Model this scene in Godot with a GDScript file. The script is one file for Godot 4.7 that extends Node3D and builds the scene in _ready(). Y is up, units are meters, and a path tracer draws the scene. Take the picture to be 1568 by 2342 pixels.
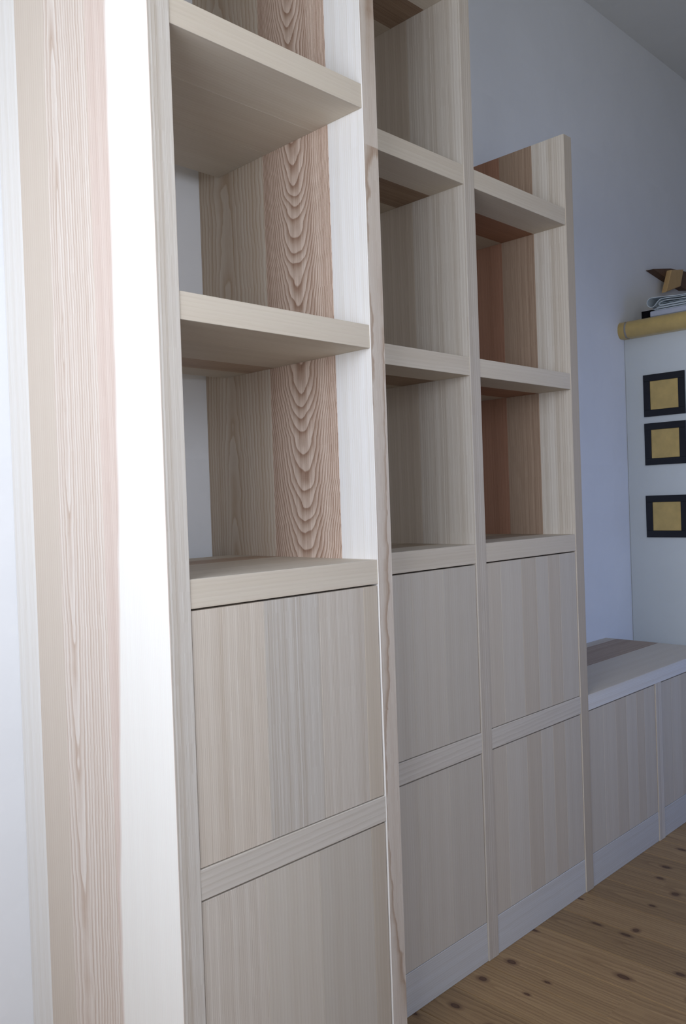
extends Node3D
# A built-in ash bookcase along a white wall, lit by daylight from a window to the left.

# ---- measures (metres): x runs along the wall to the right, z comes out of the wall into the room
const T := 0.047            # panel thickness
const XA := 0.0             # left faces of the upright panels
const XB := 0.548
const XC := 1.0901
const XD := 1.6355
const XE := 2.1791
const WALL := -0.614        # back wall
const ZL := -0.1262         # front of the shallow units (the deep tower's front is z = 0)
const BACK := -0.525        # back edge of the shelves
const SHELF := [[1.1155, 1.1693], [1.6387, 1.6902], [2.1689, 2.2219], [2.699, 2.752]]
const RAIL := [0.5852, 0.6416]
const PLINTH := 0.108
const TALL := 2.99
const LOW := 2.4625
const XS := 3.004           # left face of the stove
const CEIL := 3.53

var used := {}
var tex := {}
var mats := {}
var rng := RandomNumberGenerator.new()


func _ready() -> void:
	rng.seed = 7
	# ---- camera
	var cam := Camera3D.new()
	cam.name = "camera"
	cam.position = Vector3(-0.8327, 1.3, 1.27)
	cam.basis = Basis.from_euler(Vector3(deg_to_rad(-0.6838), deg_to_rad(-45.1392), deg_to_rad(-1.9698)))
	cam.fov = rad_to_deg(2.0 * atan(1171.0 / 1930.02))
	cam.near = 0.05
	cam.far = 60.0
	add_child(cam)
	cam.make_current()
	# ---- sky and exposure
	var sm := ProceduralSkyMaterial.new()
	sm.sky_top_color = Color(0.55, 0.72, 0.95)
	sm.sky_horizon_color = Color(0.885, 0.922, 1.0)
	sm.ground_bottom_color = Color(0.36, 0.38, 0.33)
	sm.ground_horizon_color = Color(0.52, 0.55, 0.5)
	sm.sky_energy_multiplier = 0.9
	sm.ground_energy_multiplier = 0.8
	var sky := Sky.new()
	sky.sky_material = sm
	var env := Environment.new()
	env.background_mode = Environment.BG_SKY
	env.sky = sky
	env.tonemap_mode = Environment.TONE_MAPPER_LINEAR
	env.tonemap_exposure = 1.0
	env.sdfgi_enabled = true
	env.ssao_enabled = true
	env.ssil_enabled = true
	var we := WorldEnvironment.new()
	we.name = "world_environment"
	we.environment = env
	add_child(we)
	# ---- daylight entering by the two windows
	daylight("window_daylight", Vector3(-1.4, 1.75, 0.75), Vector3(-0.4, 1.75, 0.5), Vector2(1.1, 1.2), Color(0.885, 0.922, 1.0), 3.9)
	daylight("window_daylight", Vector3(-0.15, 1.85, 1.98), Vector3(-0.05, 1.8, 0.98), Vector2(1.3, 1.0), Color(0.885, 0.922, 1.0), 1.7)
	daylight("window_daylight", Vector3(2.75, 1.7, 1.85), Vector3(2.85, 0.3, 0.85), Vector2(0.9, 1.1), Color(0.4, 0.6, 1.0), 1.2)

	make_textures()
	room()
	tower()
	shallow_unit("bookcase", XB + T, XC, TALL, true)
	shallow_unit("bookcase", XC + T, XD, LOW, false)
	low_cabinets()
	stove()
	ornaments()


# ------------------------------------------------------------------ helpers
func daylight(called: String, at: Vector3, to: Vector3, size: Vector2, c: Color, e: float) -> void:
	var l := AreaLight3D.new()
	l.name = called
	l.area_size = size
	l.light_color = c
	l.light_energy = e
	l.area_range = 20.0
	l.area_attenuation = 2.0
	l.shadow_enabled = true
	add_child(l, true)
	l.look_at_from_position(at, to, Vector3.UP)


func numbered(called: String) -> String:
	if not used.has(called):
		used[called] = 0
		return called
	used[called] += 1
	return "%s_%03d" % [called, used[called]]


func thing(called: String, label: String, category: String, at := Vector3.ZERO, group := "") -> Node3D:
	var o := Node3D.new()
	o.name = numbered(called)
	add_child(o)
	o.position = at
	tag(o, label, category, group)
	return o


func tag(o: Node3D, label: String, category: String, group := "") -> void:
	o.set_meta("label", label)
	o.set_meta("category", category)
	if group:
		o.set_meta("group", group)


func holder(called: String, parent: Node3D) -> Node3D:
	var o := Node3D.new()
	o.name = called
	parent.add_child(o, true)
	return o


func mat(t: String, tint := Color.WHITE, rough := 0.55, spec := 0.35) -> StandardMaterial3D:
	var key := "%s%s%.2f%.2f" % [t, tint.to_html(), rough, spec]
	if mats.has(key):
		return mats[key]
	var m := StandardMaterial3D.new()
	m.albedo_color = tint
	if t:
		m.albedo_texture = tex[t]
		if t in ["plaster", "glaze"]:
			m.uv1_triplanar = true
			m.uv1_world_triplanar = true
			m.uv1_scale = Vector3.ONE * (0.7 if t == "plaster" else 3.0)
	m.roughness = rough
	m.metallic_specular = spec
	mats[key] = m
	return m


# Adds a chamfered box to groups of quads, one group per material.
# ax: the axis the grain runs along. fit: stretch the texture's width over the broad face.
func box_mesh(a: Vector3, b: Vector3, ax: int, m: Material, chamfer := 0.0006, fit := false, off := Vector2.ZERO, special := {}, su := 0.2, sl := 3.0) -> ArrayMesh:
	var mid := (a + b) * 0.5
	var h := (b - a) * 0.5
	var thin := h.min_axis_index()
	var groups := {}
	var uvof := func(p: Vector3, n: int) -> Vector2:
		var q := p + mid
		if n == ax:
			var o1 := (ax + 1) % 3
			var o2 := (ax + 2) % 3
			return Vector2(q[o1] / su, q[o2] / su * 0.02) + off
		var w := 3 - n - ax
		var u := (q[w] - a[w]) / (2.0 * h[w]) if fit and n == thin else q[w] / su + off.x
		return Vector2(u, q[ax] / sl + off.y)
	var put := func(ps: Array, nrm: Vector3, n: int, mm: Material) -> void:
		if not groups.has(mm):
			var s := SurfaceTool.new()
			s.begin(Mesh.PRIMITIVE_TRIANGLES)
			groups[mm] = s
		var st: SurfaceTool = groups[mm]
		var order := [0, 1, 2, 0, 2, 3] if ps.size() == 4 else [0, 1, 2]
		if (ps[1] - ps[0]).cross(ps[2] - ps[0]).dot(nrm) > 0.0:
			order.reverse()
		for i in order:
			st.set_normal(nrm)
			st.set_uv(uvof.call(ps[i], n))
			st.add_vertex(ps[i] + mid)
	var names := ["x", "y", "z"]
	for n in 3:
		var i := (n + 1) % 3
		var j := (n + 2) % 3
		for s in [-1.0, 1.0]:
			var ps := []
			for k in [[-1, -1], [1, -1], [1, 1], [-1, 1]]:
				var p := Vector3.ZERO
				p[n] = s * h[n]
				p[i] = k[0] * (h[i] - chamfer)
				p[j] = k[1] * (h[j] - chamfer)
				ps.append(p)
			var nrm := Vector3.ZERO
			nrm[n] = s
			var key: String = ("+" if s > 0 else "-") + names[n]
			put.call(ps, nrm, n, special.get(key, m))
		# bevels along axis n
		for si in [-1.0, 1.0]:
			for sj in [-1.0, 1.0]:
				var ps := []
				for k in [[0, -1], [0, 1], [1, 1], [1, -1]]:
					var p := Vector3.ZERO
					p[n] = k[1] * (h[n] - chamfer)
					p[i] = si * (h[i] - (chamfer if k[0] == 1 else 0.0))
					p[j] = sj * (h[j] - (0.0 if k[0] == 1 else chamfer))
					ps.append(p)
				var nrm := Vector3.ZERO
				nrm[i] = si
				nrm[j] = sj
				put.call(ps, nrm.normalized(), i if i != ax else j, m)
	for sx in [-1.0, 1.0]:
		for sy in [-1.0, 1.0]:
			for sz in [-1.0, 1.0]:
				var e := Vector3(sx * h.x, sy * h.y, sz * h.z)
				var ps := [e - Vector3(0, sy, sz) * chamfer, e - Vector3(sx, 0, sz) * chamfer, e - Vector3(sx, sy, 0) * chamfer]
				put.call(ps, Vector3(sx, sy, sz).normalized(), (ax + 1) % 3, m)
	var mesh := ArrayMesh.new()
	for mm in groups:
		groups[mm].set_material(mm)
		groups[mm].commit(mesh)
	return mesh


func put_mesh(called: String, mesh: Mesh, parent: Node3D) -> MeshInstance3D:
	var o := MeshInstance3D.new()
	o.name = called if parent != self else numbered(called)
	o.mesh = mesh
	parent.add_child(o, true)
	return o


func block(called: String, parent: Node3D, a: Vector3, b: Vector3, ax: int, m: Material, chamfer := 0.0006, fit := false, off := Vector2.ZERO, special := {}) -> MeshInstance3D:
	return put_mesh(called, box_mesh(a, b, ax, m, chamfer, fit, off, special), parent)


func roff() -> Vector2:
	return Vector2(rng.randf(), rng.randf())


# one surface from quads given as corner lists (any winding; outward = away from the given inside point)
func quads_mesh(quads: Array, m: Material, inside_of: Callable) -> ArrayMesh:
	var st := SurfaceTool.new()
	st.begin(Mesh.PRIMITIVE_TRIANGLES)
	for q in quads:
		var nrm: Vector3 = (q[1] - q[0]).cross(q[2] - q[0]).normalized()
		var c: Vector3 = (q[0] + q[1] + q[2] + q[3]) * 0.25
		var out: bool = nrm.dot(c - inside_of.call(c)) > 0.0
		var nn := nrm if out else -nrm
		for i in ([0, 2, 1, 0, 3, 2] if out else [0, 1, 2, 0, 2, 3]):
			st.set_normal(nn)
			st.set_uv(Vector2(q[i].x + q[i].z, q[i].y))
			st.add_vertex(q[i])
	st.set_material(m)
	return st.commit()


# several plain boxes as one mesh (the setting)
func boxes_mesh(list: Array, m: Material) -> ArrayMesh:
	var st := SurfaceTool.new()
	st.begin(Mesh.PRIMITIVE_TRIANGLES)
	for e in list:
		var a: Vector3 = e[0]
		var b: Vector3 = e[1]
		st.append_from(box_mesh(a, b, 1, m, 0.0005), 0, Transform3D.IDENTITY)
	st.set_material(m)
	return st.commit()


# a closed outline (x, y) pushed along z, with a small chamfer on the front
func prism(pts: PackedVector2Array, z0: float, z1: float, m: Material, ch := 0.003) -> ArrayMesh:
	var st := SurfaceTool.new()
	st.begin(Mesh.PRIMITIVE_TRIANGLES)
	if Geometry2D.is_polygon_clockwise(pts):
		pts.reverse()
	var inner: PackedVector2Array = Geometry2D.offset_polygon(pts, -ch, Geometry2D.JOIN_MITER)[0]
	if Geometry2D.is_polygon_clockwise(inner):
		inner.reverse()
	var n := pts.size()
	var same := inner.size() == n
	if not same:
		inner = pts
	else:   # start both outlines at the same corner
		var best := 0
		for i in n:
			if inner[i].distance_to(pts[0]) < inner[best].distance_to(pts[0]):
				best = i
		var turned := PackedVector2Array()
		for i in n:
			turned.append(inner[(best + i) % n])
		inner = turned
	var tri := Geometry2D.triangulate_polygon(inner)
	for k in range(0, tri.size(), 3):
		var t := [tri[k], tri[k + 1], tri[k + 2]]
		if (inner[t[1]] - inner[t[0]]).cross(inner[t[2]] - inner[t[0]]) > 0.0:
			t.reverse()
		for i in t:
			st.set_normal(Vector3(0, 0, 1))
			st.set_uv(inner[i] * 5.0)
			st.add_vertex(Vector3(inner[i].x, inner[i].y, z1))
		t.reverse()
		for i in t:
			st.set_normal(Vector3(0, 0, -1))
			st.set_uv(inner[i] * 5.0)
			st.add_vertex(Vector3(pts[i].x, pts[i].y, z0))
	for i in n:
		var j := (i + 1) % n
		var e := (pts[j] - pts[i]).normalized()
		var nn := Vector3(e.y, -e.x, 0)
		for r in [[pts, z0, pts, z1 - ch, nn], [pts, z1 - ch, inner, z1, (nn + Vector3(0, 0, 1)).normalized()]]:
			var q := [Vector3(r[0][i].x, r[0][i].y, r[1]), Vector3(r[0][j].x, r[0][j].y, r[1]), Vector3(r[2][j].x, r[2][j].y, r[3]), Vector3(r[2][i].x, r[2][i].y, r[3])]
			for k in [0, 2, 1, 0, 3, 2]:
				st.set_normal(r[4])
				st.set_uv(Vector2(q[k].x + q[k].z, q[k].y) * 5.0)
				st.add_vertex(q[k])
	st.set_material(m)
	return st.commit()


# ------------------------------------------------------------------ computed wood and plaster
# The growth rings of a trunk cut by a board: (x - x0, d0 + slope * y) is the place relative to the pith.
func wood(called: String, w: int, h: int, wide: float, long: float, light: Color, dark: Color, ring: float, x0: float, d0: float, slope: float, contrast: float, fibre: float, warp: float, seed_: int, more := {}) -> void:
	var r := RandomNumberGenerator.new()
	r.seed = seed_
	var nz := FastNoiseLite.new()
	nz.seed = seed_
	nz.frequency = 0.02
	nz.fractal_octaves = 3
	var nw := 64
	var nh := 96
	var wim := nz.get_image(nw, nh, false, false, false).get_data()
	nz.seed = seed_ + 9
	nz.frequency = 0.04
	var rh := 700
	var rim := nz.get_image(nw, rh, false, false, false).get_data()
	var ripple: float = more.get("ripple", 0.08)
	nz.seed = seed_ + 1
	nz.frequency = 0.006
	var drift := PackedFloat32Array()
	for i in h:
		drift.append(nz.get_noise_1d(i * 2048.0 / h))
	var col := PackedFloat32Array()
	var slow := 0.0
	for i in w + 64:
		slow = slow * 0.86 + r.randf_range(-1, 1) * 0.5
		col.append((r.randf_range(-1, 1) * 0.55 + slow * 0.6) * fibre)
	var grainy := PackedFloat32Array()
	for i in 4096:
		grainy.append(r.randf_range(-1, 1) * fibre * 0.45)
	var sap: Array = more.get("sap", [])          # [[v, u], ...] from the bottom up: lighter wood on one side of this line
	var sap_light: Color = more.get("sap_light", light)
	var sap_right: bool = more.get("sap_right", true)
	var bend: float = more.get("bend", 0.0)
	var sharp: float = more.get("sharp", 2.0)
	var bytes := PackedByteArray()
	bytes.resize(w * h * 3)
	var at := 0
	var lr := light.r * 255.0
	var lg := light.g * 255.0
	var lb := light.b * 255.0
	var dr := dark.r * 255.0 - lr
	var dg := dark.g * 255.0 - lg
	var db := dark.b * 255.0 - lb
	var sr := sap_light.r * 255.0
	var sg := sap_light.g * 255.0
	var sb := sap_light.b * 255.0
	for iy in h:
		var y := (iy + 0.5) / h * long
		var d := d0 + slope * y + drift[iy] * bend
		var d2 := d * d
		var xm := x0 + drift[(iy * 3 + 400) % h] * bend * 0.6
		var wy := float(iy) / h * (nh - 2)
		var wrow := int(wy) * nw
		var wf := wy - int(wy)
		var rrow := int(float(iy) / h * (rh - 1)) * nw
		var shift := int((drift[iy] + 1.0) * 3.0)
		var line := iy / 14 * 131
		var ub := 0.0
		if sap:
			var vv := float(iy) / h
			ub = sap[-1][1]
			for k in sap.size() - 1:
				if vv < sap[k + 1][0]:
					ub = lerpf(sap[k][1], sap[k + 1][1], clampf((vv - sap[k][0]) / (sap[k + 1][0] - sap[k][0]), 0, 1))
					break
			ub = (ub + drift[iy] * 0.02) * w
		for ix in w:
			var x := (ix + 0.5) / w * wide - xm
			var c := ix * nw / w
			var n := (lerpf(wim[wrow + c], wim[wrow + nw + c], wf) - 128.0) * 0.0078 * warp + (rim[rrow + c] - 128.0) * 0.0078 * ripple
			var q := sqrt(x * x + d2) / ring + n
			var f := q - floorf(q)
			var k := 1.0 - f
			k = k * k if sharp < 3.0 else pow(k, 6.0)
			if f < 0.07:
				k *= f / 0.07
			var amount := 1.0
			if sap:
				var s := clampf(((ix - ub) if sap_right else (ub - ix)) / 9.0 + 0.5, 0.0, 1.0)
				amount = 1.0 - 0.8 * s
				var t := clampf(k * contrast + col[ix + shift] + grainy[(line + ix * 7) & 4095] + 0.12, 0.0, 1.2) * amount
				bytes[at] = int(clampf(lr + dr * t + (sr - lr) * s, 0.0, 255.0))
				bytes[at + 1] = int(clampf(lg + dg * t + (sg - lg) * s, 0.0, 255.0))
				bytes[at + 2] = int(clampf(lb + db * t + (sb - lb) * s, 0.0, 255.0))
			else:
				var t := clampf(k * contrast + col[ix + shift] + grainy[(line + ix * 7) & 4095] + 0.12, -0.15, 1.2)
				bytes[at] = int(clampf(lr + dr * t, 0.0, 255.0))
				bytes[at + 1] = int(clampf(lg + dg * t, 0.0, 255.0))
				bytes[at + 2] = int(clampf(lb + db * t, 0.0, 255.0))
			at += 3
	for kn in more.get("knots", []):
		var cx: float = kn[0] * w
		var cy: float = kn[1] * h
		var rx: float = kn[2] / wide * w
		var ry: float = kn[3] / long * h
		for iy in range(int(maxf(0, cy - ry * 3.0)), int(minf(h, cy + ry * 3.0))):
			for ix in range(int(maxf(0, cx - rx * 2.4)), int(minf(w, cx + rx * 2.4))):
				var e := sqrt(pow((ix - cx) / rx, 2) + pow((iy - cy) / ry, 2))
				var s := 0.7 if e < 0.7 else (0.85 if e < 1.0 else clampf(0.42 * (2.2 - e) / 1.2, 0.0, 1.0))
				var p := (iy * w + ix) * 3
				bytes[p] = int(lerpf(bytes[p], 78, s))
				bytes[p + 1] = int(lerpf(bytes[p + 1], 50, s))
				bytes[p + 2] = int(lerpf(bytes[p + 2], 36, s))
	var im := Image.create_from_data(w, h, false, Image.FORMAT_RGB8, bytes)
	tex[called] = ImageTexture.create_from_image(im)


func hexc(s: String) -> Color:
	return Color.html(s)


func make_textures() -> void:
	# straight-grained ash
	wood("white", 192, 768, 0.2, 3.0, hexc("f1ece3"), hexc("dacfbd"), 0.006, -0.25, 0.02, 0.004, 0.3, 0.2, 0.6, 11)
	wood("tan", 256, 768, 0.2, 3.0, hexc("d8ccba"), hexc("b5a38d"), 0.0042, -0.22, 0.02, 0.006, 0.42, 0.22, 0.6, 12)
	wood("smooth", 128, 512, 0.2, 3.0, hexc("d5c9b6"), hexc("bfae97"), 0.009, -0.3, 0.02, 0.005, 0.2, 0.12, 0.8, 13)
	wood("fine", 384, 768, 0.2, 3.0, hexc("dfd5c5"), hexc("b3a18a"), 0.0026, -0.4, 0.01, 0.003, 0.42, 0.3, 0.12, 14)
	wood("brown", 256, 768, 0.2, 3.0, hexc("c8b098"), hexc("977c66"), 0.0038, -0.2, 0.03, 0.006, 0.6, 0.3, 0.7, 15)
	wood("russet", 256, 768, 0.2, 3.0, hexc("d0a084"), hexc("a0735a"), 0.0045, -0.2, 0.03, 0.008, 0.5, 0.26, 0.8, 16)
	wood("rail", 128, 512, 0.12, 1.0, hexc("d7ccbb"), hexc("b8a994"), 0.008, 0.3, -0.02, 0.16, 0.4, 0.12, 0.5, 17)
	# boards that show their cathedral figure
	wood("side_heart", 384, 1536, 0.3, 3.0, hexc("e6dbcd"), hexc("b89e88"), 0.0095, 0.165, -0.05, 0.03, 0.7, 0.18, 0.9, 21, {"bend": 0.004, "ripple": 0.1, "sap": [[0.0, 0.36], [0.5, 0.4], [1.0, 0.46]], "sap_light": hexc("d4c6b4"), "sap_right": false})
	wood("side_edge", 192, 1024, 0.215, 3.0, hexc("dccaba"), hexc("c2a896"), 0.006, -0.1, 0.03, 0.008, 0.5, 0.2, 0.6, 22, {"sap": [[0.0, 0.0], [0.16, 0.04], [0.45, 0.28], [0.9, 0.39], [1.0, 0.4]], "sap_light": hexc("f3ede0")})
	wood("light_figure", 320, 1536, 0.27, 3.0, hexc("e2d5c2"), hexc("bb9d7d"), 0.011, 0.11, -0.04, 0.05, 0.6, 0.15, 1.2, 23, {"bend": 0.006, "ripple": 0.25})
	wood("brown_figure", 384, 2048, 0.235, 3.0, hexc("e6d0bb"), hexc("9c7a63"), 0.0033, 0.115, 0.3, -0.078, 0.9, 0.24, 0.8, 24, {"bend": 0.004, "ripple": 0.35})
	wood("edge_figure", 96, 1536, 0.047, 3.0, hexc("dacdbb"), hexc("97795f"), 0.011, 0.036, -0.055, 0.03, 0.8, 0.09, 0.8, 25, {"bend": 0.003, "sharp": 3.0, "ripple": 0.03})
	wood("right_figure", 256, 1024, 0.22, 3.0, hexc("d8c8b0"), hexc("b69c80"), 0.007, 0.2, -0.06, 0.05, 0.4, 0.2, 0.7, 26)
	# pine floor boards
	for i in 4:
		var kn := []
		for k in 11:
			kn.append([rng.randf_range(0.08, 0.92), (k + rng.randf_range(0.1, 0.9)) / 11.0, rng.randf_range(0.004, 0.010), rng.randf_range(0.008, 0.018)])
		wood("pine_%d" % i, 128, 1024, 0.14, 2.4, hexc("bb9a70"), hexc("826345"), 0.011, 0.07, -0.08, 0.035, 0.42, 0.2, 0.6, 41 + i, {"bend": 0.004, "ripple": 0.04, "knots": kn})
	# plaster: faint mottling and roller grain
	plaster("plaster", hexc("ebeae7"), 0.008, 51)
	plaster("glaze", hexc("c9ad6c"), 0.05, 52)


func plaster(called: String, c: Color, amount: float, seed_: int) -> void:
	var n := FastNoiseLite.new()
	n.seed = seed_
	n.frequency = 0.02
	n.fractal_octaves = 5
	var src := n.get_image(256, 256, false, false, true).get_data()
	var b := PackedByteArray()
	b.resize(256 * 256 * 3)
	for i in 256 * 256:
		var k := 1.0 + (src[i] / 255.0 - 0.5) * 2.0 * amount
		b[i * 3] = int(clampf(c.r * k * 255.0, 0, 255))
		b[i * 3 + 1] = int(clampf(c.g * k * 255.0, 0, 255))
		b[i * 3 + 2] = int(clampf(c.b * k * 255.0, 0, 255))
	tex[called] = ImageTexture.create_from_image(Image.create_from_data(256, 256, false, Image.FORMAT_RGB8, b))


# ------------------------------------------------------------------ the room
func structure(o: Node3D) -> void:
	o.set_meta("kind", "structure")


func room() -> void:
	var wall := mat("plaster", Color.WHITE, 0.9, 0.2)
	var x0 := -1.45
	var x1 := 5.4
	var z1 := 2.05
	structure(put_mesh("wall_back", boxes_mesh([[Vector3(x0 - 0.3, -0.1, WALL - 0.25), Vector3(x1 + 0.3, CEIL + 0.2, WALL)]], wall), self))
	var wl := [0.15, 1.35, 1.05, 2.45]
	structure(put_mesh("wall_left", boxes_mesh([
		[Vector3(x0 - 0.3, -0.1, WALL), Vector3(x0, CEIL + 0.2, wl[0])], [Vector3(x0 - 0.3, -0.1, wl[1]), Vector3(x0, CEIL + 0.2, z1)],
		[Vector3(x0 - 0.3, -0.1, wl[0]), Vector3(x0, wl[2], wl[1])], [Vector3(x0 - 0.3, wl[3], wl[0]), Vector3(x0, CEIL + 0.2, wl[1])]], wall), self))
	structure(put_mesh("wall_right", boxes_mesh([[Vector3(x1, -0.1, WALL), Vector3(x1 + 0.3, CEIL + 0.2, z1)]], wall), self))
	var wf := [[-0.85, 0.55, 1.3, 2.45], [2.2, 3.3, 0.95, 2.35]]
	var zo := z1 + 0.3
	structure(put_mesh("wall_front", boxes_mesh([
		[Vector3(x0 - 0.3, -0.1, z1), Vector3(wf[0][0], CEIL + 0.2, zo)], [Vector3(wf[0][1], -0.1, z1), Vector3(wf[1][0], CEIL + 0.2, zo)], [Vector3(wf[1][1], -0.1, z1), Vector3(x1 + 0.3, CEIL + 0.2, zo)],
		[Vector3(wf[0][0], -0.1, z1), Vector3(wf[0][1], wf[0][2], zo)], [Vector3(wf[0][0], wf[0][3], z1), Vector3(wf[0][1], CEIL + 0.2, zo)],
		[Vector3(wf[1][0], -0.1, z1), Vector3(wf[1][1], wf[1][2], zo)], [Vector3(wf[1][0], wf[1][3], z1), Vector3(wf[1][1], CEIL + 0.2, zo)]], wall), self))
	structure(put_mesh("ceiling", boxes_mesh([[Vector3(x0, CEIL, WALL), Vector3(x1, CEIL + 0.2, z1)]], mat("plaster", Color(0.95, 0.95, 0.94), 0.95, 0.1)), self))
	# window frames in the two openings
	var paint := mat("", Color(0.9, 0.9, 0.88), 0.4, 0.5)
	var fx := x0 - 0.18
	structure(put_mesh("window_1", boxes_mesh([
		[Vector3(fx, wl[2], wl[0]), Vector3(fx + 0.06, wl[3], wl[0] + 0.06)], [Vector3(fx, wl[2], wl[1] - 0.06), Vector3(fx + 0.06, wl[3], wl[1])],
		[Vector3(fx, wl[2], wl[0] + 0.06), Vector3(fx + 0.06, wl[2] + 0.06, wl[1] - 0.06)], [Vector3(fx, wl[3] - 0.06, wl[0] + 0.06), Vector3(fx + 0.06, wl[3], wl[1] - 0.06)],
		[Vector3(fx, wl[2] + 0.06, 0.72), Vector3(fx + 0.06, wl[3] - 0.06, 0.78)]], paint), self))
	var fz := z1 + 0.12
	for k in 2:
		var e: Array = wf[k]
		var mid: float = (e[0] + e[1]) * 0.5
		structure(put_mesh("window_%d" % (k + 2), boxes_mesh([
			[Vector3(e[0], e[2], fz), Vector3(e[0] + 0.06, e[3], fz + 0.06)], [Vector3(e[1] - 0.06, e[2], fz), Vector3(e[1], e[3], fz + 0.06)],
			[Vector3(e[0] + 0.06, e[2], fz), Vector3(e[1] - 0.06, e[2] + 0.06, fz + 0.06)], [Vector3(e[0] + 0.06, e[3] - 0.06, fz), Vector3(e[1] - 0.06, e[3], fz + 0.06)],
			[Vector3(mid - 0.03, e[2] + 0.06, fz), Vector3(mid + 0.03, e[3] - 0.06, fz + 0.06)]], paint), self))
	# floor: a slab under boards that run out from the wall
	var fl := put_mesh("floor", boxes_mesh([[Vector3(x0, -0.1, WALL), Vector3(x1, -0.022, z1)]], mat("", Color(0.25, 0.18, 0.12), 0.9, 0.1)), self)
	structure(fl)
	var x := x0
	var i := 0
	while x < x1 - 0.01:
		var w := minf(0.14, x1 - x)
		var tone := 0.8 + 0.08 * rng.randf()
		var m := mat("pine_%d" % (i * 3 % 4), Color(tone, tone * 0.985, tone * 0.95), 0.42, 0.4)
		var zs := WALL
		var ze := [0.85, 1.3, 1.05, 1.5][i % 4] as float
		for part in [[zs, ze], [ze, z1]]:
			put_mesh("plank", box_mesh(Vector3(x + 0.0006, -0.022, part[0] + 0.0006), Vector3(x + w - 0.0006, 0.0, part[1] - 0.0006), 2, m, 0.0012, true, Vector2(0, rng.randf()), {}, 0.14, 2.4), fl)
		x += w
		i += 1


# ------------------------------------------------------------------ the bookcase
# staves: [z0, z1, material, fit, special]
func panel(parent: Node3D, x: float, height: float, staves: Array) -> Node3D:
	var p := holder("side_panel", parent)
	for s in staves:
		block("stave", p, Vector3(x, 0.0, s[0]), Vector3(x + T, height, s[1]), 1, s[2], 0.0007, s[3], Vector2(0.0, 0.0) if s[3] else roff(), s[4])
	return p


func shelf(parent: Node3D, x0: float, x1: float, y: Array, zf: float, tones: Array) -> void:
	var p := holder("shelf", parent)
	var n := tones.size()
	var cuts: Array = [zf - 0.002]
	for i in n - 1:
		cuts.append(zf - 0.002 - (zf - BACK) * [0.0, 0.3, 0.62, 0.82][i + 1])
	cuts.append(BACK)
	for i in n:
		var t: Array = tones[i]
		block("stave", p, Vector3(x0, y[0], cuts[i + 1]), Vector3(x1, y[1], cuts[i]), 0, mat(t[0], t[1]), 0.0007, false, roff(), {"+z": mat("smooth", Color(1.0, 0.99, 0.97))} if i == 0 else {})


func door(parent: Node3D, x0: float, x1: float, y0: float, y1: float, zf: float, list: Array) -> void:
	# list: [share of the width, texture, tint]
	var p := holder("door", parent)
	var gap := 0.0025
	x0 += gap
	x1 -= gap
	var at := x0
	for i in list.size():
		var e: Array = list[i]
		var w: float = (x1 - x0) * e[0]
		block("stave", p, Vector3(at, y0 + 0.002, zf - 0.024), Vector3(minf(at + w, x1), y1 - 0.004, zf - 0.003), 1, mat(e[1], e[2]), 0.0007, false, roff())
		at += w


func g(v: float, warm := 0.0) -> Color:
	return Color(minf(v * (1.0 + warm), 1.0), v, v * (1.0 - warm * 1.2))


func tower() -> void:
	var o := thing("tall_bookcase", "deep tall ash bookcase with an exposed pale side panel, standing proud of the other units", "bookcase", Vector3.ZERO, "")
	panel(o, XA, TALL, [
		[WALL, -0.515, mat("white", g(0.97)), false, {}],
		[-0.515, -0.215, mat("side_heart"), true, {}],
		[-0.215, 0.0, mat("side_edge"), true, {"+z": mat("fine", g(0.96))}]])
	panel(o, XB, TALL, [
		[WALL, -0.345, mat("light_figure", g(0.97)), true, {}],
		[-0.345, -0.112, mat("brown_figure"), true, {}],
		[-0.112, 0.0, mat("white"), false, {"+z": mat("edge_figure", g(0.97))}]])
	var l := XA + T
	for i in 4:
		shelf(o, l, XB, SHELF[i], 0.0, [["smooth", g(0.98)], ["smooth", g(0.96)], ["brown" if i < 2 else "smooth", g(0.95)], ["smooth", g(0.96)]])
	block("rail", o, Vector3(l, RAIL[0], -0.03), Vector3(XB, RAIL[1], -0.001), 0, mat("rail", g(0.98)), 0.001, false, roff())
	block("plinth", o, Vector3(l, 0.0, -0.03), Vector3(XB, PLINTH, -0.003), 0, mat("white", g(0.86)), 0.001, false, roff())
	door(o, l, XB, RAIL[1], SHELF[0][0], 0.0, [[0.34, "tan", g(0.99, 0.01)], [0.3, "fine", g(0.93)], [0.27, "tan", g(0.97)], [0.09, "smooth", g(0.92, 0.02)]])
	door(o, l, XB, PLINTH, RAIL[0], 0.0, [[0.3, "tan", g(0.99)], [0.29, "smooth", g(0.97)], [0.32, "smooth", g(0.93)], [0.09, "smooth", g(0.88, 0.02)]])


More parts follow.
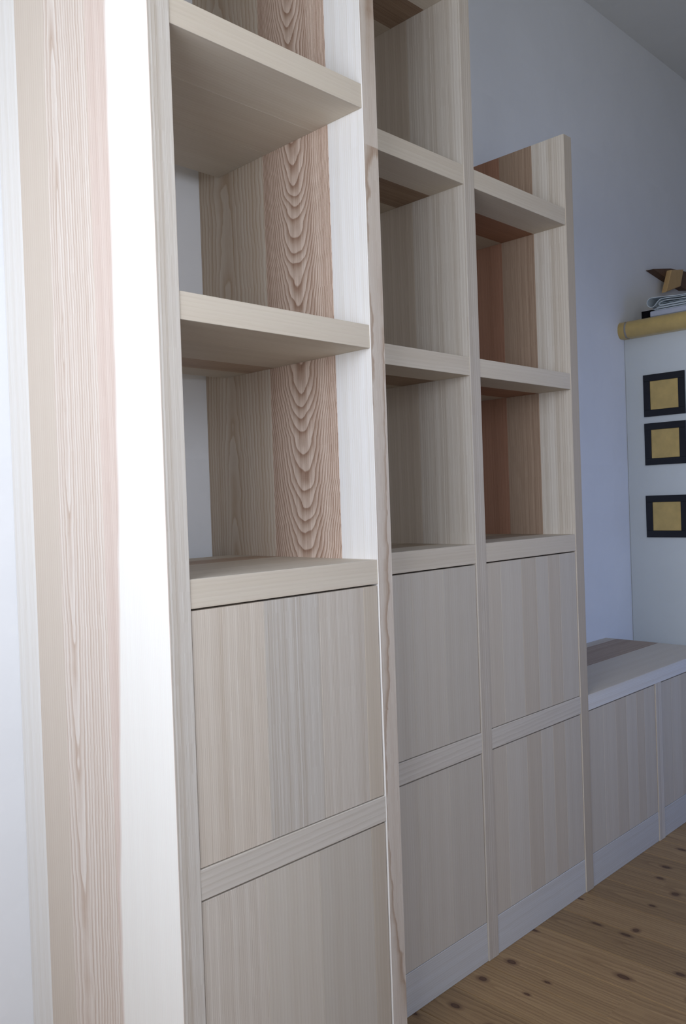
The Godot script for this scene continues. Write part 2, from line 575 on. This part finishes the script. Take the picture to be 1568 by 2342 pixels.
func shallow_unit(called: String, l: float, xr: float, height: float, first: bool) -> void:
	var o := thing(called, "shallower tall ash bookcase standing between the deep tower and the stepped-down unit" if first else "stepped-down ash bookcase whose right side panel ends in a free upper corner", "bookcase")
	var edge := {"+z": mat("fine", g(0.93, 0.01))}
	if first:
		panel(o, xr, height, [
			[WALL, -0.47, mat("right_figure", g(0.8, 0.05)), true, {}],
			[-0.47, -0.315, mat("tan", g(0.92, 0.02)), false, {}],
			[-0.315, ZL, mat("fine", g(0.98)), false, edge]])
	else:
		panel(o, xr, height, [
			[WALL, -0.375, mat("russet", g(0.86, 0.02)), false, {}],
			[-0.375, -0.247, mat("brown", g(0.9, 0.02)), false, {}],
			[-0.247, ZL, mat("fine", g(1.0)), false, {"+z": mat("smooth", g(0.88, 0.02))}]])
	for i in (4 if first else 3):
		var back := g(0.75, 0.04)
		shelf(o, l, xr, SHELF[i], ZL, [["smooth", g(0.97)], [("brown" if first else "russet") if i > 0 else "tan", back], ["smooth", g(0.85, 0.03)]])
	block("rail", o, Vector3(l, RAIL[0], ZL - 0.03), Vector3(xr, RAIL[1], ZL - 0.001), 0, mat("rail", g(1.0)), 0.001, false, roff())
	block("plinth", o, Vector3(l, 0.0, ZL - 0.03), Vector3(xr, PLINTH, ZL - 0.003), 0, mat("white", g(0.86)), 0.001, false, roff())
	for y in [[RAIL[1], SHELF[0][0]], [PLINTH, RAIL[0]]]:
		if first:
			door(o, l, xr, y[0], y[1], ZL, [[0.2, "smooth", g(0.95, 0.01)], [0.24, "smooth", g(0.97)], [0.26, "smooth", g(0.965)], [0.3, "smooth", g(0.945)]])
		else:
			door(o, l, xr, y[0], y[1], ZL, [[0.14, "smooth", g(0.955, 0.01)], [0.22, "smooth", g(0.975)], [0.16, "smooth", g(0.935, 0.015)], [0.14, "smooth", g(0.97)], [0.14, "smooth", g(0.94, 0.015)], [0.2, "smooth", g(0.96)]])


func low_cabinets() -> void:
	for k in 2:
		var l: float = [XD + T, XE + T][k]
		var r: float = [XE, 2.68][k]
		var o := thing("low_cabinet", ["low ash cabinet right beside the bookcase, with a wide plain door under the worktop", "far low ash cabinet nearest the tiled stove, cut by the photo's edge"][k], "cabinet", Vector3.ZERO, "")
		panel(o, r, RAIL[0], [[WALL, -0.35, mat("tan", g(0.95)), false, {}], [-0.35, ZL, mat("tan", g(0.97)), false, {"+z": mat("fine", g(0.97))}]])
		block("plinth", o, Vector3(l, 0.0, ZL - 0.03), Vector3(r, PLINTH, ZL - 0.003), 0, mat("white", g(0.84)), 0.001, false, roff())
		door(o, l, r, PLINTH, RAIL[0], ZL, [[0.2, "smooth", g(0.95)], [0.18, "smooth", g(0.97)], [0.16, "smooth", g(0.935, 0.01)], [0.16, "smooth", g(0.97)], [0.12, "smooth", g(0.93, 0.015)], [0.18, "smooth", g(0.96)]])
	var w := thing("worktop", "long ash worktop of glued staves lying over the low cabinets beside the white wall", "worktop")
	var y0 := RAIL[0] as float
	var y1 := 0.637
	var x0 := XD + T
	var x1 := 2.737
	for s in [[WALL, -0.56, "tan", g(0.98)], [-0.56, -0.365, "brown", g(0.88, 0.0)], [-0.365, ZL - 0.001, "smooth", g(0.97)]]:
		block("stave", w, Vector3(x0, y0, s[0]), Vector3(x1, y1, s[1]), 0, mat(s[2], s[3]), 0.0009, false, roff(), {"+z": mat("white", g(0.93))} if s[1] > -0.2 else {})


# ------------------------------------------------------------------ the tiled stove
func stove() -> void:
	var o := thing("tiled_stove", "white plastered masonry stove with yellow tiles in dark frames and a yellow ledge", "stove", Vector3(XS, 0, WALL))
	var z0 := 0.0
	var depth := 1.15
	var wide := 0.95
	block("body", o, Vector3(0, 0, z0), Vector3(wide, 2.035, depth), 1, mat("plaster", Color(0.93, 0.95, 0.95), 0.85, 0.2), 0.004)
	# ledge: bullnose tiles with grey joints between them
	var glaze := mat("glaze", Color(1, 1, 1), 0.28, 0.5)
	var prof := PackedVector2Array()
	var yb := 2.027
	var yt := 2.106
	for i in 13:
		var a := -PI / 2 - PI * i / 12.0
		prof.append(Vector2(-0.03 + cos(a) * 0.032, (yb + yt) / 2 + sin(a) * (yt - yb) / 2))
	var cuts := [0.0, 0.034, 0.36, 0.69, 1.02, depth + 0.03]
	for i in cuts.size() - 1:
		put_mesh("ledge_tile", bullnose(prof, cuts[i] + (0.005 if i else 0.0), cuts[i + 1] - 0.005, wide + 0.03, glaze), o)
	var inner := PackedVector2Array()
	for p in prof:
		inner.append(Vector2(-0.03 + (p.x + 0.03) * 0.93, 2.0665 + (p.y - 2.0665) * 0.95))
	put_mesh("ledge_joint", bullnose(inner, 0.002, depth + 0.02, wide + 0.025, mat("", Color(0.66, 0.64, 0.62), 0.9, 0.1)), o)
	var dark := mat("", Color(0.085, 0.08, 0.1), 0.35, 0.5)
	# tiles set on the left face: a dark frame of four bars round a yellow centre
	for t in [[1.65, 0.092], [1.423, 0.091], [1.084, 0.088]]:
		var y: float = t[0]
		var z: float = t[1]
		var s := 0.196
		var b := 0.031
		var tile := holder("stove_tile", o)
		for q in [[y, y + b, z, z + s], [y + s - b, y + s, z, z + s], [y + b, y + s - b, z, z + b], [y + b, y + s - b, z + s - b, z + s]]:
			block("dark_frame", tile, Vector3(-0.007, q[0], q[2]), Vector3(0.01, q[1], q[3]), 1, dark, 0.0007)
		block("yellow_centre", tile, Vector3(-0.004, y + b, z + b), Vector3(0.01, y + s - b, z + s - b), 1, glaze, 0.0015)


func bullnose(prof: PackedVector2Array, z0: float, z1: float, back: float, m: Material) -> ArrayMesh:
	var st := SurfaceTool.new()
	st.begin(Mesh.PRIMITIVE_TRIANGLES)
	var pts := prof.duplicate()
	pts.append(Vector2(back, prof[prof.size() - 1].y))
	pts.append(Vector2(back, prof[0].y))
	var n := pts.size()
	var round_n := prof.size()
	for i in n:
		var j := (i + 1) % n
		var e := (pts[j] - pts[i]).normalized()
		for c in [[i, z0], [j, z0], [j, z1], [i, z0], [j, z1], [i, z1]]:
			var p: Vector2 = pts[c[0]]
			var nn := Vector3(-e.y, e.x, 0)
			if i < round_n - 1:
				nn = Vector3((p.x + 0.03) / 0.032, (p.y - 2.0665) / 0.0395, 0).normalized()
			st.set_normal(nn)
			st.set_uv(Vector2(c[1] * 2.0, p.y * 2.0 + p.x))
			st.add_vertex(Vector3(p.x, p.y, c[1]))
	var tri := Geometry2D.triangulate_polygon(pts)
	for z in [z0, z1]:
		for k in range(0, tri.size(), 3):
			var t := [tri[k], tri[k + 1], tri[k + 2]]
			var ccw := (pts[t[1]] - pts[t[0]]).cross(pts[t[2]] - pts[t[0]]) > 0.0
			if ccw == (z == z1):
				t.reverse()
			for i in t:
				st.set_normal(Vector3(0, 0, 1 if z == z1 else -1))
				st.set_uv(pts[i] * 2.0)
				st.add_vertex(Vector3(pts[i].x, pts[i].y, z))
	st.set_material(m)
	return st.commit()


# ------------------------------------------------------------------ what lies on the stove and hangs on the wall
# a sheet that follows a (z, y) path, pushed along x
func sheet(path: PackedVector2Array, x0: float, x1: float, thick: float, m: Material) -> ArrayMesh:
	var c := Curve2D.new()
	for i in path.size():
		var t := (path[mini(i + 1, path.size() - 1)] - path[maxi(i - 1, 0)]) * 0.22
		c.add_point(path[i], -t, t)
	c.bake_interval = 0.003
	var p := c.get_baked_points()
	var left := PackedVector2Array()
	var right := PackedVector2Array()
	for i in p.size():
		var d := (p[mini(i + 1, p.size() - 1)] - p[maxi(i - 1, 0)]).normalized()
		left.append(p[i] + Vector2(-d.y, d.x) * thick * 0.5)
		right.append(p[i] - Vector2(-d.y, d.x) * thick * 0.5)
	var st := SurfaceTool.new()
	st.begin(Mesh.PRIMITIVE_TRIANGLES)
	var quad := func(a: Vector3, b: Vector3, cc: Vector3, d: Vector3, n: Vector3) -> void:
		var order := [a, b, cc, a, cc, d]
		if (b - a).cross(cc - a).dot(n) > 0.0:
			order.reverse()
		for v in order:
			st.set_normal(n)
			st.set_uv(Vector2(v.z * 3.0, v.x * 3.0 + v.y))
			st.add_vertex(v)
	for i in p.size() - 1:
		for side in [left, right]:
			var mid: Vector2 = (side[i] + side[i + 1]) * 0.5 - (p[i] + p[i + 1]) * 0.5
			quad.call(Vector3(x0, side[i].y, side[i].x), Vector3(x0, side[i + 1].y, side[i + 1].x), Vector3(x1, side[i + 1].y, side[i + 1].x), Vector3(x1, side[i].y, side[i].x), Vector3(0, mid.y, mid.x).normalized())
		for x in [x0, x1]:
			quad.call(Vector3(x, left[i].y, left[i].x), Vector3(x, left[i + 1].y, left[i + 1].x), Vector3(x, right[i + 1].y, right[i + 1].x), Vector3(x, right[i].y, right[i].x), Vector3(-1 if x == x0 else 1, 0, 0))
	for i in [0, p.size() - 1]:
		var d := (p[1] - p[0]) if i == 0 else (p[i - 1] - p[i])
		quad.call(Vector3(x0, left[i].y, left[i].x), Vector3(x1, left[i].y, left[i].x), Vector3(x1, right[i].y, right[i].x), Vector3(x0, right[i].y, right[i].x), Vector3(0, -d.y, -d.x).normalized())
	st.set_material(m)
	return st.commit()


func ornaments() -> void:
	var top := 2.106
	var black := mat("", Color(0.05, 0.045, 0.055), 0.5, 0.4)
	var book := thing("book", "black book lying flat on the stove's yellow ledge under the folded papers", "book", Vector3(3.03, top, -0.535))
	block("cover", book, Vector3(0, 0, 0), Vector3(0.17, 0.004, 0.25), 2, black, 0.0008)
	block("cover", book, Vector3(0, 0.042, 0), Vector3(0.17, 0.046, 0.25), 2, black, 0.0008)
	block("spine", book, Vector3(0, 0.004, 0), Vector3(0.17, 0.042, 0.004), 0, black, 0.0008)
	block("pages", book, Vector3(0.004, 0.004, 0.004), Vector3(0.166, 0.042, 0.246), 2, mat("", Color(0.1, 0.09, 0.1), 0.8, 0.2), 0.0008)
	var mag := thing("magazine", "pale grey magazine with a dark cover lying in front of the black book", "magazine", Vector3(2.985, top, -0.475))
	block("cover", mag, Vector3(0, 0, 0.0), Vector3(0.045, 0.003, 0.4), 2, black, 0.0005)
	block("pages", mag, Vector3(0.001, 0.003, 0.001), Vector3(0.045, 0.03, 0.4), 2, mat("plaster", Color(0.8, 0.82, 0.88), 0.8, 0.2), 0.004)
	var paper := mat("plaster", Color(0.84, 0.88, 0.9), 0.8, 0.2)
	var news := thing("newspaper", "folded newspapers with a rolled-over pale edge lying on top of the stack on the stove", "newspaper", Vector3.ZERO)
	var s1 := PackedVector2Array([Vector2(-0.08, 2.188), Vector2(-0.309, 2.188), Vector2(-0.385, 2.193), Vector2(-0.458, 2.199), Vector2(-0.480, 2.196), Vector2(-0.490, 2.181), Vector2(-0.484, 2.164), Vector2(-0.468, 2.1565), Vector2(-0.455, 2.161), Vector2(-0.436, 2.180), Vector2(-0.420, 2.187), Vector2(-0.386, 2.1865), Vector2(-0.309, 2.182), Vector2(-0.08, 2.182)])
	put_mesh("sheet", sheet(s1, 2.995, 3.2, 0.0032, paper), news)
	var s2 := PackedVector2Array([Vector2(-0.08, 2.172), Vector2(-0.31, 2.172), Vector2(-0.386, 2.177), Vector2(-0.418, 2.175), Vector2(-0.432, 2.168), Vector2(-0.43, 2.1605), Vector2(-0.415, 2.159), Vector2(-0.31, 2.16), Vector2(-0.08, 2.16)])
	put_mesh("sheet", sheet(s2, 2.995, 3.2, 0.0032, paper), news)
	put_mesh("sheet", sheet(PackedVector2Array([Vector2(-0.08, 2.166), Vector2(-0.3, 2.166), Vector2(-0.42, 2.167)]), 2.998, 3.2, 0.003, mat("plaster", Color(0.6, 0.65, 0.68), 0.8, 0.2)), news)
	put_mesh("sheet", sheet(PackedVector2Array([Vector2(-0.08, 2.149), Vector2(-0.3, 2.149), Vector2(-0.43, 2.15), Vector2(-0.435, 2.154), Vector2(-0.42, 2.156), Vector2(-0.08, 2.1555)]), 2.996, 3.028, 0.003, paper), news)
	put_mesh("sheet", sheet(PackedVector2Array([Vector2(-0.08, 2.1395), Vector2(-0.3, 2.1395), Vector2(-0.44, 2.1395), Vector2(-0.444, 2.143), Vector2(-0.43, 2.146), Vector2(-0.08, 2.146)]), 2.996, 3.028, 0.003, paper), news)
	# wooden ornament on the wall above: a dark pointed body crossed by a light block
	var fish := thing("wooden_ornament", "dark pointed wooden ornament crossed by a light wood block on the wall above the stove", "ornament", Vector3.ZERO)
	put_mesh("dark_body", prism(PackedVector2Array([Vector2(3.261, 2.403), Vector2(3.42, 2.382), Vector2(3.648, 2.361), Vector2(3.9, 2.40), Vector2(3.96, 2.47), Vector2(3.9, 2.50), Vector2(3.655, 2.456), Vector2(3.465, 2.44)]), WALL, -0.575, mat("brown", Color(0.55, 0.47, 0.42), 0.5, 0.3)), fish)
	put_mesh("light_block", prism(PackedVector2Array([Vector2(3.417, 2.42), Vector2(3.567, 2.448), Vector2(3.523, 2.353), Vector2(3.347, 2.297)]), -0.5745, -0.55, mat("smooth", Color(0.98, 0.86, 0.66), 0.5, 0.3)), fish)
